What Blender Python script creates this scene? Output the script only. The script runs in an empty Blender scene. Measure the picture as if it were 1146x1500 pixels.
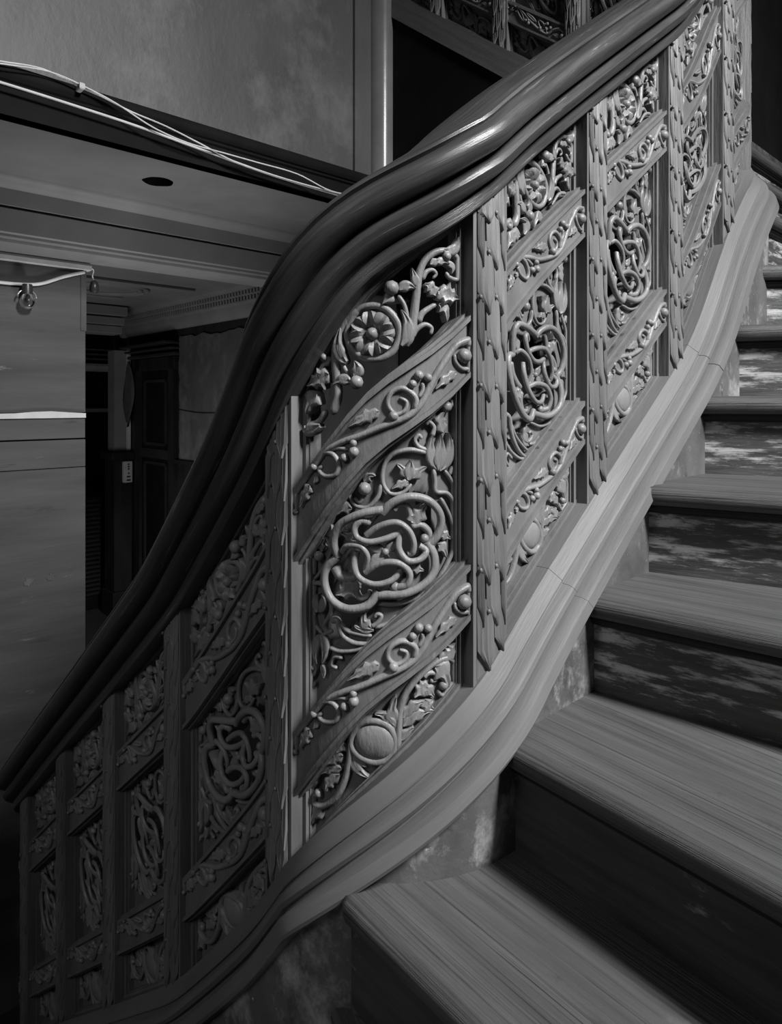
import bpy, math, random
import numpy as np
from mathutils import Matrix, Vector

# ------------------------------------------------------------------ camera, world, light, exposure
scene = bpy.context.scene
COL = scene.collection
F_PX, CX, CY = 1000.0, 573.0, 590.0          # level view camera with the lens dropped; eye at the origin
cam_d = bpy.data.cameras.new('camera'); cam = bpy.data.objects.new('camera', cam_d); COL.objects.link(cam)
cam_d.sensor_fit = 'HORIZONTAL'; cam_d.sensor_width = 36.0
cam_d.lens = 36.0 * F_PX / 1146.0
cam_d.shift_x = 0.0; cam_d.shift_y = -(750.0 - CY) / 1146.0
cam_d.clip_start = 0.02; cam_d.clip_end = 60
cam.rotation_euler = (math.pi / 2, 0, 0)
scene.camera = cam

world = bpy.data.worlds.new('world'); scene.world = world; world.use_nodes = True
world.node_tree.nodes['Background'].inputs[0].default_value = (1, 1, 1, 1)
world.node_tree.nodes['Background'].inputs[1].default_value = 0.013

def area_light(name, loc, target, sx, sy, watts, spread=180):
    l = bpy.data.lights.new(name, 'AREA'); l.shape = 'RECTANGLE'; l.size = sx; l.size_y = sy; l.energy = watts; l.spread = math.radians(spread)     # spread is narrowed to keep light off the upper flight
    o = bpy.data.objects.new(name, l); COL.objects.link(o); o.location = loc
    o.rotation_euler = (Vector(target) - Vector(loc)).to_track_quat('-Z', 'Y').to_euler()
    return o
# daylight from the tall stair window behind and to the right of the camera
area_light('stair_window_light', (2.35, -.85, 2.8), (0.25, 1.2, -0.15), 0.5, 0.8, 86, 85)
# weak unseen lamp added to lift the lower flight
area_light('lower_stair_fill', (-1.5, -1.1, 1.3), (-0.5, 1.4, -0.8), 0.6, 0.9, 2.4, 70)
# unseen lamp added low in the well to brighten the hall ceiling
area_light('hall_ceiling_fill', (-.01, 2.19, -1.9), (-1.2, 2.70, 0.75), 0.5, 0.5, 4, 50)
# unseen lamp added behind the plywood to brighten the far room
area_light('far_room_fill', (-2.35, 4.15, -1.1), (-0.9, 5.6, 0.5), 1.0, 1.0, 14)

scene.view_settings.view_transform = 'Standard'; scene.view_settings.look = 'None'
scene.view_settings.exposure = 0.0; scene.view_settings.gamma = 1.0
scene.view_settings.use_curve_mapping = False
# ------------------------------------------------------------------ materials (all procedural, black and white)
def material(name, lo, hi, rough=0.6, scale=6.0, stretch=(1, 1, 1), coord='Object', bump=0.25, bscale=40.0,
             bstretch=None, worn=None, metallic=0.0, detail=6.0, spec=0.4, rvar=0.0):
    """lo..hi grey driven by noise; worn = (grey, scale, threshold, softness, stretch) for scuffed patches"""
    m = bpy.data.materials.new(name); m.use_nodes = True
    nt = m.node_tree; N = nt.nodes; L = nt.links; bsdf = N['Principled BSDF']
    tc = N.new('ShaderNodeTexCoord')
    def noise(sc, st, det=detail, rgh=0.6):
        mp = N.new('ShaderNodeMapping'); mp.inputs['Scale'].default_value = st; L.new(tc.outputs[coord], mp.inputs['Vector'])
        n = N.new('ShaderNodeTexNoise'); n.inputs['Scale'].default_value = sc; n.inputs['Detail'].default_value = det
        n.inputs['Roughness'].default_value = rgh; L.new(mp.outputs['Vector'], n.inputs['Vector']); return n
    def grey(v): return (v, v, v, 1)
    n1 = noise(scale, stretch)
    ramp = N.new('ShaderNodeValToRGB'); ramp.color_ramp.elements[0].position = 0.3; ramp.color_ramp.elements[1].position = 0.7
    ramp.color_ramp.elements[0].color = grey(lo); ramp.color_ramp.elements[1].color = grey(hi)
    L.new(n1.outputs['Fac'], ramp.inputs['Fac']); out = ramp.outputs['Color']
    if worn:
        for (g, sc, th, soft, st) in (worn if isinstance(worn, list) else [worn]):
            n2 = noise(sc, st, 10.0, 0.72)
            r2 = N.new('ShaderNodeValToRGB'); r2.color_ramp.elements[0].position = th; r2.color_ramp.elements[1].position = th + soft
            L.new(n2.outputs['Fac'], r2.inputs['Fac'])
            mx = N.new('ShaderNodeMixRGB'); mx.inputs['Color2'].default_value = grey(g)
            L.new(r2.outputs['Color'], mx.inputs['Fac']); L.new(out, mx.inputs['Color1']); out = mx.outputs['Color']
    L.new(out, bsdf.inputs['Base Color'])
    bsdf.inputs['Roughness'].default_value = rough; bsdf.inputs['Metallic'].default_value = metallic
    bsdf.inputs['Specular IOR Level'].default_value = spec
    if rvar:
        mr = N.new('ShaderNodeMapRange'); mr.inputs['To Min'].default_value = rough - rvar; mr.inputs['To Max'].default_value = rough + rvar
        L.new(n1.outputs['Fac'], mr.inputs['Value']); L.new(mr.outputs['Result'], bsdf.inputs['Roughness'])
    if bump:
        n3 = noise(bscale, bstretch or stretch, 5.0, 0.6)
        b = N.new('ShaderNodeBump'); b.inputs['Strength'].default_value = bump; b.inputs['Distance'].default_value = 0.004
        L.new(n3.outputs['Fac'], b.inputs['Height']); L.new(b.outputs['Normal'], bsdf.inputs['Normal'])
    return m
M = {}
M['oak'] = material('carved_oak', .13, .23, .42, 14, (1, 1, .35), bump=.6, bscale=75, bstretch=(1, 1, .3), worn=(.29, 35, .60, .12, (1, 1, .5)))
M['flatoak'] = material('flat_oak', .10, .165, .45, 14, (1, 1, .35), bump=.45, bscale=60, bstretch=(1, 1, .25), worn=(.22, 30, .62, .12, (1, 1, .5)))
M['postoak'] = material('post_oak', .085, .17, .5, 22, (1, 1, .12), bump=.55, bscale=90, bstretch=(1, 1, .08))
M['rail'] = material('handrail_wood', .025, .065, .33, 7, (.7, 9, 1), 'UV', bump=.25, bscale=22, bstretch=(.8, 12, 1), worn=(.20, 9, .60, .06, (.5, 7, 1)), rvar=.08)
M['cap'] = material('dusty_base_moulding', .105, .15, .55, 3, (1, 5, 1), 'UV', bump=.2, bscale=16, bstretch=(1, 10, 1), worn=[(.09, 6, .60, .18, (1, 3, 1)), (.5, 60, .70, .05, (1, 1, 1))])
M['string'] = material('scuffed_string_paint', .045, .13, .65, 7, bump=.4, bscale=45, worn=[(.34, 8, .53, .14, (1, 1, .7)), (.04, 13, .58, .1, (1, 1, .6)), (.5, 60, .64, .05, (1, 1, 1))])
M['tread'] = material('worn_tread_wood', .05, .11, .5, 3.2, (.5, 9, 9), bump=.7, bscale=12, bstretch=(.4, 30, 30), worn=[(.028, 9, .53, .10, (.15, 26, 2)), (.19, 2.6, .56, .18, (.9, 1.8, 1)), (.03, 4.3, .60, .06, (.8, 1.6, 1)), (.32, 7, .68, .02, (4, .5, 1)), (.45, 70, .70, .03, (1, 1, 1))], rvar=.12)
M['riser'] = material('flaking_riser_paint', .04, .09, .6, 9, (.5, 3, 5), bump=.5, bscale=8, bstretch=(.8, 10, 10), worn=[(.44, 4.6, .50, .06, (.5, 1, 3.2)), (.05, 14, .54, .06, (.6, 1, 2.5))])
M['risershade'] = material('shaded_riser_paint', .03, .07, .6, 9, (.5, 3, 5), bump=.5, bscale=8, bstretch=(.8, 10, 10), worn=[(.22, 4.0, .58, .05, (.8, 1, 2.2))])  # shade on the lower risers put into a darker riser colour
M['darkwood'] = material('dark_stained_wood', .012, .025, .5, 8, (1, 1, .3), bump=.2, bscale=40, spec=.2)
M['plaster'] = material('grey_plaster', .055, .10, .5, 2.4, (1, 1, .6), bump=.3, bscale=45, worn=[(.22, 1.9, .50, .32, (1, 1, .8)), (.045, 3.4, .60, .12, (1.4, 1.4, .5)), (.30, 40, .68, .05, (1, 1, .5))], rvar=.05)
M['paint'] = material('old_ceiling_paint', .16, .22, .6, 3, bump=.12, bscale=30, worn=(.12, 14, .68, .05, (1, 1, 1)))
M['ply'] = material('plywood', .04, .075, .65, 2.4, (.6, .6, 5), bump=.2, bscale=10, bstretch=(1, 1, 9), worn=[(.03, 4, .60, .10, (.7, .7, 5)), (.16, 9, .64, .08, (.5, .5, 3))])
M['white'] = material('white_paint', .4, .55, .5, 8, bump=.1)
M['cable'] = material('white_cable_sheath', .55, .7, .45, 20, bump=0)
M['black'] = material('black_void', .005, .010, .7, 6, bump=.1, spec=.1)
M['metal'] = material('dark_metal', .05, .09, .35, 12, bump=.1, metallic=.6)
M['brass'] = material('pale_metal', .35, .5, .3, 12, bump=.1, metallic=.7)
M['floor'] = material('dark_floor', .03, .06, .5, 4, bump=.2)
M['cloth'] = material('dark_cloth', .06, .09, .9, 12, bump=.3)
M['ink'] = material('black_ink', .01, .015, .6, 12, bump=0)
g = bpy.data.materials.new('bulb_glass'); g.use_nodes = True
_b = g.node_tree.nodes['Principled BSDF']; _b.inputs['Base Color'].default_value = (.8, .8, .8, 1); _b.inputs['Roughness'].default_value = .05
_b.inputs['Transmission Weight'].default_value = 1.0; M['glass'] = g

# ------------------------------------------------------------------ mesh helpers
def mesh_obj(name, verts, faces, mat, parent=None, uvs=None, smooth=True, sharp=None, kind=None, ploc=None):
    me = bpy.data.meshes.new(name)
    me.from_pydata([tuple(map(float, v)) for v in verts], [], [tuple(int(i) for i in f) for f in faces]); me.validate(); me.update()
    if uvs is not None:
        lay = me.uv_layers.new(name='UVMap'); idx = np.empty(len(me.loops), int); me.loops.foreach_get('vertex_index', idx)
        lay.data.foreach_set('uv', np.asarray(uvs, np.float32)[idx].ravel())
    me.materials.append(M[mat] if isinstance(mat, str) else mat)
    me.polygons.foreach_set('use_smooth', [bool(smooth)] * len(me.polygons))
    if smooth and sharp: me.set_sharp_from_angle(angle=math.radians(sharp))
    o = bpy.data.objects.new(name, me); COL.objects.link(o)
    if parent is not None: put(o, parent)
    if kind: o['kind'] = kind
    return o
def put(o, parent):
    """parent o; o's mesh is written in world coordinates"""
    o.parent = parent
    if parent.type == 'EMPTY': o.matrix_parent_inverse = Matrix.Translation(-Vector(parent.location))
def thing(name, label, cat, loc, group=None):
    e = bpy.data.objects.new(name, None); COL.objects.link(e); e.location = loc; e.empty_display_size = .1
    return tag(e, label, cat, group)
def tag(o, label, cat, group=None):
    o['label'] = label; o['category'] = cat
    if group: o['group'] = group
    return o
def struct(o, label=None):
    o['kind'] = 'structure'
    if label: o['label'] = label
    return o
def merge(parts):
    V = []; F = []; n = 0
    for v, f in parts:
        V.extend(map(tuple, v)); F.extend(tuple(i + n for i in q) for q in f); n += len(v)
    return V, F
def box(x0, x1, y0, y1, z0, z1, ch=0.0):
    if ch <= 0:
        v = [(x, y, z) for z in (z0, z1) for x, y in ((x0, y0), (x1, y0), (x1, y1), (x0, y1))]
        return v, [(3, 2, 1, 0), (4, 5, 6, 7), (0, 1, 5, 4), (1, 2, 6, 5), (2, 3, 7, 6), (3, 0, 4, 7)]
    v = []
    for z, c in ((z0, ch), (z0 + ch, 0), (z1 - ch, 0), (z1, ch)):
        v += [(x0 + c, y0 + c, z), (x1 - c, y0 + c, z), (x1 - c, y1 - c, z), (x0 + c, y1 - c, z)]
    f = [(3, 2, 1, 0), (12, 13, 14, 15)]
    for k in range(3):
        for i in range(4): f.append((4 * k + i, 4 * k + (i + 1) % 4, 4 * k + 4 + (i + 1) % 4, 4 * k + 4 + i))
    return v, f
def loft(rings, closed=True, caps=True):
    """rings: (k, m, 3) -> tube of quads"""
    R = np.asarray(rings); k, m = R.shape[:2]; V = R.reshape(-1, 3); F = []
    mm = m if closed else m - 1
    for i in range(k - 1):
        for j in range(mm):
            a = i * m + j; b = i * m + (j + 1) % m
            F.append((a, b, b + m, a + m))
    if caps and closed:
        F.append(tuple(range(m - 1, -1, -1))); F.append(tuple(range((k - 1) * m, k * m)))
    return V, F
def tube3(pts, r, m=8):
    """round tube through 3d points"""
    P = np.asarray(pts, float); T = np.gradient(P, axis=0); T /= np.linalg.norm(T, axis=1)[:, None] + 1e-12
    up = np.array([0, 0, 1.0]); rings = []
    r = np.broadcast_to(np.asarray(r, float), (len(P),))
    for p, t, rr in zip(P, T, r):
        a = np.cross(t, up)
        if np.linalg.norm(a) < .05: a = np.cross(t, [1.0, 0, 0])
        a /= np.linalg.norm(a); b = np.cross(a, t)
        th = np.linspace(0, 2 * math.pi, m, endpoint=False)
        rings.append(p + rr * (np.cos(th)[:, None] * a + np.sin(th)[:, None] * b))
    return loft(rings)
def catmull(pts, per=5, closed=False):
    P = np.asarray(pts, float); n = len(P)
    if n == 2 and not closed: return P[0] + np.linspace(0, 1, per + 1)[:, None] * (P[1] - P[0])
    if closed: Q = np.vstack([P[-1], P, P[0], P[1]]); segs = n
    else: Q = np.vstack([2 * P[0] - P[1], P, 2 * P[-1] - P[-2]]); segs = n - 1
    out = []
    for i in range(segs):
        a, b, c, d = Q[i:i + 4]
        for t in np.linspace(0, 1, per, endpoint=False):
            out.append(.5 * (2 * b + (c - a) * t + (2 * a - 5 * b + 4 * c - d) * t * t + (3 * b - a - 3 * c + d) * t ** 3))
    out.append(Q[1] if closed else P[-1])
    return np.array(out)
# ------------------------------------------------------------------ plan and heights of the stair
# plan of the stairwell: a rectangle with rounded corners; s runs up the stair along the panel plane
TA=math.radians(43.5)
DB=np.array([math.cos(TA),math.sin(TA)]); DC=np.array([-DB[1],DB[0]]); DA=-DC
RC=0.20; C1=np.array([-0.002,0.901]); LB=1.43; LA=1.78
ARC=RC*math.pi/2; SB=LB-2*RC; SA=LA-2*RC
S_A0=-SA; S_B0=ARC; S_B1=ARC+SB; S_C0=S_B1+ARC; S_C1=S_C0+SA
def plan(s):
    s=np.atleast_1d(np.asarray(s,float))
    P=np.zeros((len(s),2)); A=np.zeros(len(s))
    a0=TA-math.pi/2
    pa=C1-DA*RC            # end of A straight
    pb=C1+DB*RC
    pc0=C1+DB*LB; pb1=pc0-DB*RC; pcs=pc0+DC*RC
    pc1=pcs+DC*SA
    pa0=pa-DA*SA
    def arc(m,start,ang,ds):
        # left turning arc from point start heading ang
        c=start+RC*np.array([-math.sin(ang),math.cos(ang)])
        th=ang+ds/RC
        P[m,0]=c[0]+RC*np.sin(th); P[m,1]=c[1]-RC*np.cos(th); A[m]=th
    m=s<S_A0; 
    # arc before A (corner 4)
    c=pa0+RC*np.array([-math.sin(a0),math.cos(a0)]); th=a0+(s[m]-S_A0)/RC
    P[m,0]=c[0]+RC*np.sin(th); P[m,1]=c[1]-RC*np.cos(th); A[m]=th
    m=(s>=S_A0)&(s<0); P[m]=pa+s[m,None]*DA; A[m]=a0
    m=(s>=0)&(s<S_B0); arc(m,pa,a0,s[m])
    m=(s>=S_B0)&(s<S_B1); P[m]=pb+(s[m,None]-S_B0)*DB; A[m]=TA
    m=(s>=S_B1)&(s<S_C0); arc(m,pb1,TA,s[m]-S_B1)
    m=(s>=S_C0)&(s<S_C1); P[m]=pcs+(s[m,None]-S_C0)*DC; A[m]=TA+math.pi/2
    m=(s>=S_C1); arc(m,pc1,TA+math.pi/2,s[m]-S_C1)
    T=np.stack([np.cos(A),np.sin(A)],1); N=np.stack([np.sin(A),-np.cos(A)],1)
    return P,T,N
# heights along s
_k=np.array([(-2.2,-2.52),(-1.6,-2.07),(-1.03,-1.62),(-.70,-1.366),(-.36,-1.10),(-.2,-.935),(-.07,-.795),(0,-.695),(.09,-.59),(.2,-.485),(.3,-.395),(.4,-.312),(.6,-.165),(.8,-.02),(.95,.088),(1.05,.185),(1.207,.40),(1.33,.53),(1.6,.74),(2.2,1.19),(2.89,1.73),(3.6,2.29)])
_sg=np.linspace(-2.2,3.6,2901); _zg=np.interp(_sg,_k[:,0],_k[:,1])
_g=np.exp(-.5*(np.arange(-60,61)*.002/.035)**2); _g/=_g.sum()
_zs=np.convolve(np.pad(_zg,60,mode='reflect',reflect_type='odd'),_g,'valid')
_dz=np.gradient(_zs,_sg)
HB=.70
def zb(s): return np.interp(s,_sg,_zs)
def slope(s): return np.interp(s,_sg,_dz)
def line(name,s):
    s=np.asarray(s,float); z=zb(s); sec=np.sqrt(1+slope(s)**2)
    e=np.exp(-((s-.14)/.17)**2)
    c1=(.742-.042*e)*HB; c2=(.213-.015*e)*HB; e2=np.exp(-((s-.13)/.08)**2); c1=c1+.030*e2; c2=c2+.022*e2
    return {'b':z,'r':z+HB+.025*e2,'f1t':z+c1+.034*sec,'f1b':z+c1-.034*sec,'f2t':z+c2+.0305*sec,'f2b':z+c2-.0305*sec}[name]
# where a field of carving lies inside its bay
FIELD = {'T': ('f1t', 'r'), 'F': ('f1b', 'f1t'), 'F2': ('f2b', 'f2t'), 'M': ('f2t', 'f1b'), 'B': ('b', 'f2b')}
PAD = {'T': (.007, .008), 'B': (.014, .007), 'M': (.010, .010), 'F': (.009, .009), 'F2': (.009, .009)}
def margin(field): return .004 if field in ('F', 'F2') else .0125
# traced carving of one bay: (kind, points in the field, sizes)
DESIGN={
'T':[
 ('S',((0.671,0.153),(0.703,0.256),(0.72,0.432),(0.736,0.631),(0.753,0.807),(0.793,0.895),(0.864,0.892),(0.95,0.788),(1.019,0.605),(1.038,0.462),(1.008,0.412),(0.95,0.516),(0.928,0.597)),20,9),
 ('L',((0.906,0.848),(0.98,0.772),(1.008,0.862)),22,0),
 ('L',((0.816,0.814),(0.878,0.771),(0.942,0.661)),16,2),
 ('B',((0.923,0.764),),22),
 ('L',((0.906,0.73),(0.964,0.609),(0.957,0.54)),14,0),
 ('S',((0.304,0.956),(0.366,0.973),(0.453,0.854),(0.537,0.697),(0.614,0.467),(0.629,0.298),(0.588,0.197),(0.511,0.225),(0.42,0.373),(0.339,0.609),(0.297,0.837)),15,15,1),
 ('R',((0.459,0.556),),105),
 ('L',((0.297,0.578),(0.238,0.862),(0.265,1.013)),30,0),
 ('L',((0.639,0.189),(0.68,0.315),(0.636,0.553)),26,0),
 ('S',((0.38,0.967),(0.283,1.028),(0.221,1.021),(0.213,0.81),(0.224,0.553),(0.226,0.362),(0.185,0.283)),17,22),
 ('B',((0.578,0.84),),36),
 ('L',((0.626,0.765),(0.671,0.75),(0.723,0.663)),24,0),
 ('L',((0.588,0.758),(0.562,0.759),(0.526,0.75)),24,0),
 ('S',((0.62,0.719),(0.658,0.577),(0.68,0.412)),9,9),
 ('L',((0.857,0.436),(0.816,0.573),(0.775,0.648)),26,2),
 ('L',((0.864,0.482),(0.928,0.343),(0.998,0.208)),44,3),
 ('S',((0.743,0.309),(0.775,0.369),(0.864,0.354)),16,10),
 ('L',((0.871,0.329),(0.913,0.217),(0.92,0.083)),24,1),
 ('S',((0.703,0.202),(0.732,0.246),(0.785,0.234),(0.829,0.147),(0.825,0.086)),14,8),
 ('L',((0.743,0.667),(0.723,0.765),(0.701,0.901)),18,0),
 ('S',((0.769,0.714),(0.795,0.76),(0.836,0.736),(0.861,0.663),(0.839,0.645)),12,6),
 ('B',((0.364,0.23),),33),
 ('L',((0.325,0.308),(0.268,0.461),(0.213,0.537)),24,0),
 ('L',((0.352,0.314),(0.369,0.359),(0.355,0.468)),26,0),
 ('S',((0.238,0.793),(0.275,0.57),(0.311,0.401)),12,8),
 ('B',((0.137,1.089),),20),
 ('L',((0.193,0.859),(0.137,0.953),(0.086,0.94)),16,1),
 ('L',((0.177,0.734),(0.103,0.86),(0.021,0.995)),40,3),
 ('L',((0.077,0.962),(0.059,1.083),(0.025,1.218)),18,1),
 ('S',((0.145,0.411),(0.086,0.43),(0.001,0.598),(-0.097,0.94),(-0.132,1.181),(-0.104,1.212),(-0.019,1.011),(0.031,0.87)),16,8),
 ('L',((0.086,0.758),(0.04,0.76),(0.011,0.693)),38,1),
 ('B',((-0.062,0.968),),10),
 ('L',((0.103,0.341),(0.001,0.527),(-0.097,0.606)),30,0),
],
'F':[
 ('S',((1.105,0.471),(1.023,0.611),(0.934,0.78),(0.866,0.689),(0.801,0.514),(0.739,0.241),(0.678,0.145),(0.582,0.219),(0.425,0.469),(0.297,0.799),(0.153,1.106),(0.015,1.265),(-0.051,1.052),(-0.073,0.711)),13,10),
 ('S',((0.934,0.78),(1.023,0.537),(1.079,0.148),(1.058,-0.022),(0.98,0.143),(0.927,0.459),(0.92,0.631)),10,7),
 ('B',((0.975,0.422),),36),
 ('L',((1.071,0.398),(1.114,0.321),(1.119,0.46)),16,0),
 ('S',((0.696,0.141),(0.7,0.401),(0.636,0.731),(0.573,0.801),(0.555,0.636),(0.594,0.351),(0.642,0.294),(0.654,0.429),(0.618,0.598)),11,6),
 ('B',((0.585,0.335),),24),
 ('B',((0.717,0.785),),22),
 ('B',((0.766,0.616),),20),
 ('B',((0.685,0.699),),19),
 ('S',((0.739,0.594),(0.739,0.449),(0.717,0.359)),7,7),
 ('L',((0.927,0.245),(0.866,0.307),(0.807,0.288)),20,2),
 ('L',((0.51,0.618),(0.437,0.746),(0.343,0.906)),24,3),
 ('S',((0.07,1.278),(0.153,1.147),(0.242,0.829),(0.286,0.473),(0.267,0.36),(0.202,0.585),(0.161,0.842),(0.183,0.832)),11,7),
 ('B',((0.132,0.997),),18),
 ('B',((0.375,0.339),),25),
 ('B',((0.373,0.505),),18),
 ('B',((0.323,0.434),),20),
 ('S',((0.227,0.937),(0.283,0.759),(0.343,0.501)),7,7),
 ('L',((0.145,0.805),(0.145,0.731),(0.129,0.734)),14,0),
 ('L',((0.105,0.782),(0.07,0.752),(0.034,0.653)),24,2),
 ('B',((-0.146,0.72),),14),
],
'M':[
 ('K',((0.517,0.667),(0.588,0.676),(0.69,0.637),(0.795,0.545),(0.871,0.424),(0.895,0.329),(0.871,0.268),(0.819,0.254)),23,23),
 ('K',((0.809,0.282),(0.852,0.165),(0.839,0.077),(0.755,0.065),(0.639,0.103),(0.492,0.207)),23,23),
 ('K',((0.498,0.224),(0.42,0.213),(0.297,0.327),(0.185,0.515),(0.129,0.688),(0.142,0.765),(0.216,0.732)),23,23),
 ('K',((0.216,0.726),(0.193,0.859),(0.238,0.899),(0.339,0.83),(0.433,0.753),(0.537,0.669)),23,23),
 ('K',((0.42,0.704),(0.38,0.755),(0.345,0.755),(0.366,0.673),(0.446,0.566),(0.55,0.496),(0.645,0.464)),19,17),
 ('K',((0.413,0.632),(0.511,0.6),(0.614,0.541),(0.684,0.447),(0.717,0.351),(0.71,0.294),(0.68,0.307)),19,16),
 ('K',((0.629,0.464),(0.624,0.381),(0.678,0.276),(0.755,0.226),(0.798,0.24),(0.755,0.302)),18,18),
 ('K',((0.246,0.721),(0.29,0.71),(0.38,0.608),(0.428,0.499),(0.407,0.438)),18,14),
 ('K',((0.35,0.605),(0.339,0.541),(0.377,0.425),(0.472,0.296),(0.575,0.231),(0.645,0.241)),20,16),
 ('K',((0.407,0.417),(0.511,0.381),(0.626,0.296),(0.69,0.193),(0.675,0.137),(0.607,0.161)),19,19),
 ('B',((0.42,0.704),),20),
 ('B',((0.601,0.168),),26),
 ('B',((0.537,0.422),),18),
 ('L',((0.524,0.436),(0.472,0.497),(0.413,0.566)),22,0),
 ('L',((0.543,0.425),(0.581,0.424),(0.62,0.439)),22,0),
 ('L',((0.526,0.421),(0.472,0.426),(0.426,0.425)),24,0),
 ('L',((0.55,0.405),(0.601,0.344),(0.652,0.284)),20,0),
 ('S',((0.588,0.624),(0.626,0.633),(0.678,0.59),(0.703,0.516),(0.69,0.488)),16,14),
 ('L',((0.703,0.479),(0.755,0.478),(0.802,0.505)),34,2),
 ('S',((0.703,0.448),(0.769,0.409),(0.822,0.333),(0.836,0.278)),16,16),
 ('B',((0.795,0.311),),22),
 ('L',((0.339,0.681),(0.283,0.773),(0.238,0.854)),22,1),
 ('S',((0.185,0.712),(0.224,0.606),(0.304,0.492),(0.36,0.449)),26,16),
 ('L',((0.339,0.44),(0.283,0.452),(0.208,0.514)),40,3),
 ('S',((0.352,0.425),(0.339,0.377),(0.373,0.296),(0.426,0.263),(0.433,0.288)),18,10),
 ('L',((0.69,0.227),(0.743,0.171),(0.789,0.129)),22,2),
 ('S',((0.819,0.796),(0.703,0.899),(0.588,0.956),(0.526,0.932),(0.521,0.837),(0.573,0.734),(0.652,0.683),(0.71,0.692)),12,8),
 ('L',((0.69,0.73),(0.697,0.782),(0.703,0.839)),26,0),
 ('L',((0.684,0.747),(0.652,0.819),(0.614,0.878)),20,1),
 ('L',((0.703,0.733),(0.755,0.733),(0.806,0.723)),22,1),
 ('L',((0.69,0.712),(0.639,0.742),(0.581,0.759)),18,2),
 ('L',((0.892,0.637),(0.839,0.775),(0.85,0.878)),24,0),
 ('L',((0.899,0.627),(0.972,0.659),(0.962,0.794)),26,0),
 ('L',((0.895,0.631),(0.903,0.721),(0.906,0.831)),30,0),
 ('L',((0.935,0.818),(0.906,0.912),(0.928,0.943)),26,2),
 ('B',((0.95,0.957),),28),
 ('S',((0.85,0.866),(0.864,0.91),(0.829,0.97),(0.809,0.97)),12,8),
 ('S',((0.816,0.812),(0.755,0.882),(0.732,0.937),(0.758,0.946),(0.779,0.908)),11,8),
 ('S',((0.98,0.677),(1.003,0.706),(1.035,0.692),(1.051,0.649)),11,7),
 ('S',((0.995,0.914),(1.011,0.943),(1.043,0.926)),10,8),
 ('S',((0.98,0.527),(1.003,0.55),(1.035,0.533),(1.046,0.503)),9,7),
 ('S',((0.861,0.669),(0.871,0.586),(0.878,0.518),(0.964,0.431),(1.03,0.293),(1.046,0.165),(1.014,0.058),(0.92,-0.006),(0.836,-0.027),(0.639,0.041),(0.485,0.154)),11,9),
 ('S',((0.942,0.589),(1.008,0.451),(1.048,0.314)),9,8),
 ('S',((0.913,0.45),(0.98,0.29),(1.014,0.17)),10,7),
 ('L',((0.878,0.281),(0.935,0.212),(0.98,0.152)),22,2),
 ('L',((0.892,0.194),(0.928,0.137),(0.95,0.067)),22,1),
 ('S',((0.509,0.841),(0.483,0.784),(0.413,0.794),(0.332,0.898),(0.29,1.014),(0.311,1.051),(0.352,1.009)),11,7),
 ('B',((0.4,0.921),),32),
 ('S',((0.325,0.951),(0.36,0.885),(0.386,0.879)),9,7),
 ('L',((0.4,0.959),(0.426,0.968),(0.472,0.923)),20,1),
 ('L',((0.311,0.904),(0.253,0.977),(0.201,1.006)),22,1),
 ('S',((0.193,1.029),(0.238,1.022),(0.304,0.926)),9,9),
 ('S',((0.132,1.036),(0.12,1.017),(0.161,0.899),(0.145,0.84),(0.077,0.829),(-0.019,0.86)),10,8),
 ('L',((0.12,0.977),(0.145,0.992),(0.161,0.998)),20,0),
 ('B',((0.049,0.943),),26),
 ('L',((0.077,0.937),(0.068,0.995),(0.103,0.985)),18,1),
 ('S',((0.145,0.866),(0.103,0.992),(0.04,1.063),(0.011,1.03)),9,7),
 ('S',((-0.097,0.948),(-0.104,1.004),(-0.051,0.965),(-0.03,0.892)),11,9),
 ('S',((-0.062,0.853),(0.001,0.82),(0.077,0.722),(0.132,0.578),(0.145,0.475),(0.077,0.46)),11,9),
 ('S',((-0.074,0.866),(-0.086,0.781),(-0.04,0.635),(0.068,0.423)),10,8),
 ('L',((0.031,0.604),(0.011,0.688),(0.04,0.71)),22,0),
 ('L',((0.049,0.583),(0.086,0.604),(0.077,0.661)),20,0),
 ('L',((0.059,0.424),(0.011,0.394),(0.04,0.268)),24,0),
 ('L',((0.068,0.415),(0.103,0.296),(0.086,0.221)),24,0),
 ('S',((0.049,0.421),(0.094,0.392),(0.161,0.337)),9,9),
 ('S',((0.153,0.412),(0.201,0.351),(0.238,0.224),(0.325,0.079),(0.44,-0.044)),16,9),
 ('S',((0.224,0.306),(0.283,0.194),(0.38,0.072),(0.446,0.003)),10,8),
 ('S',((0.137,0.259),(0.224,0.137),(0.339,0.021),(0.42,-0.026)),11,8),
 ('L',((0.446,0.05),(0.393,0.137),(0.4,0.18)),22,1),
 ('L',((0.459,0.026),(0.38,0.106),(0.332,0.18)),16,1),
 ('S',((0.446,0.056),(0.485,0.047),(0.511,0.063),(0.485,0.097),(0.466,0.095)),10,8),
 ('S',((0.472,0.027),(0.55,-0.011),(0.614,-0.009)),10,7),
 ('L',((-0.019,0.48),(-0.074,0.572),(-0.097,0.639)),16,0),
 ('L',((-0.04,0.406),(-0.086,0.487),(-0.104,0.541)),16,0),
 ('L',((0.001,0.226),(-0.051,0.32),(-0.074,0.384)),18,1),
 ('B',((-0.051,0.292),),16),
 ('L',((0.068,0.226),(0.086,0.167),(0.094,0.118)),16,0),
 ('S',((0.238,0.082),(0.177,0.155),(0.153,0.135),(0.193,0.066)),10,8),
 ('L',((-0.019,0.205),(-0.04,0.185),(-0.051,0.154)),14,0),
],
'B':[
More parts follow.
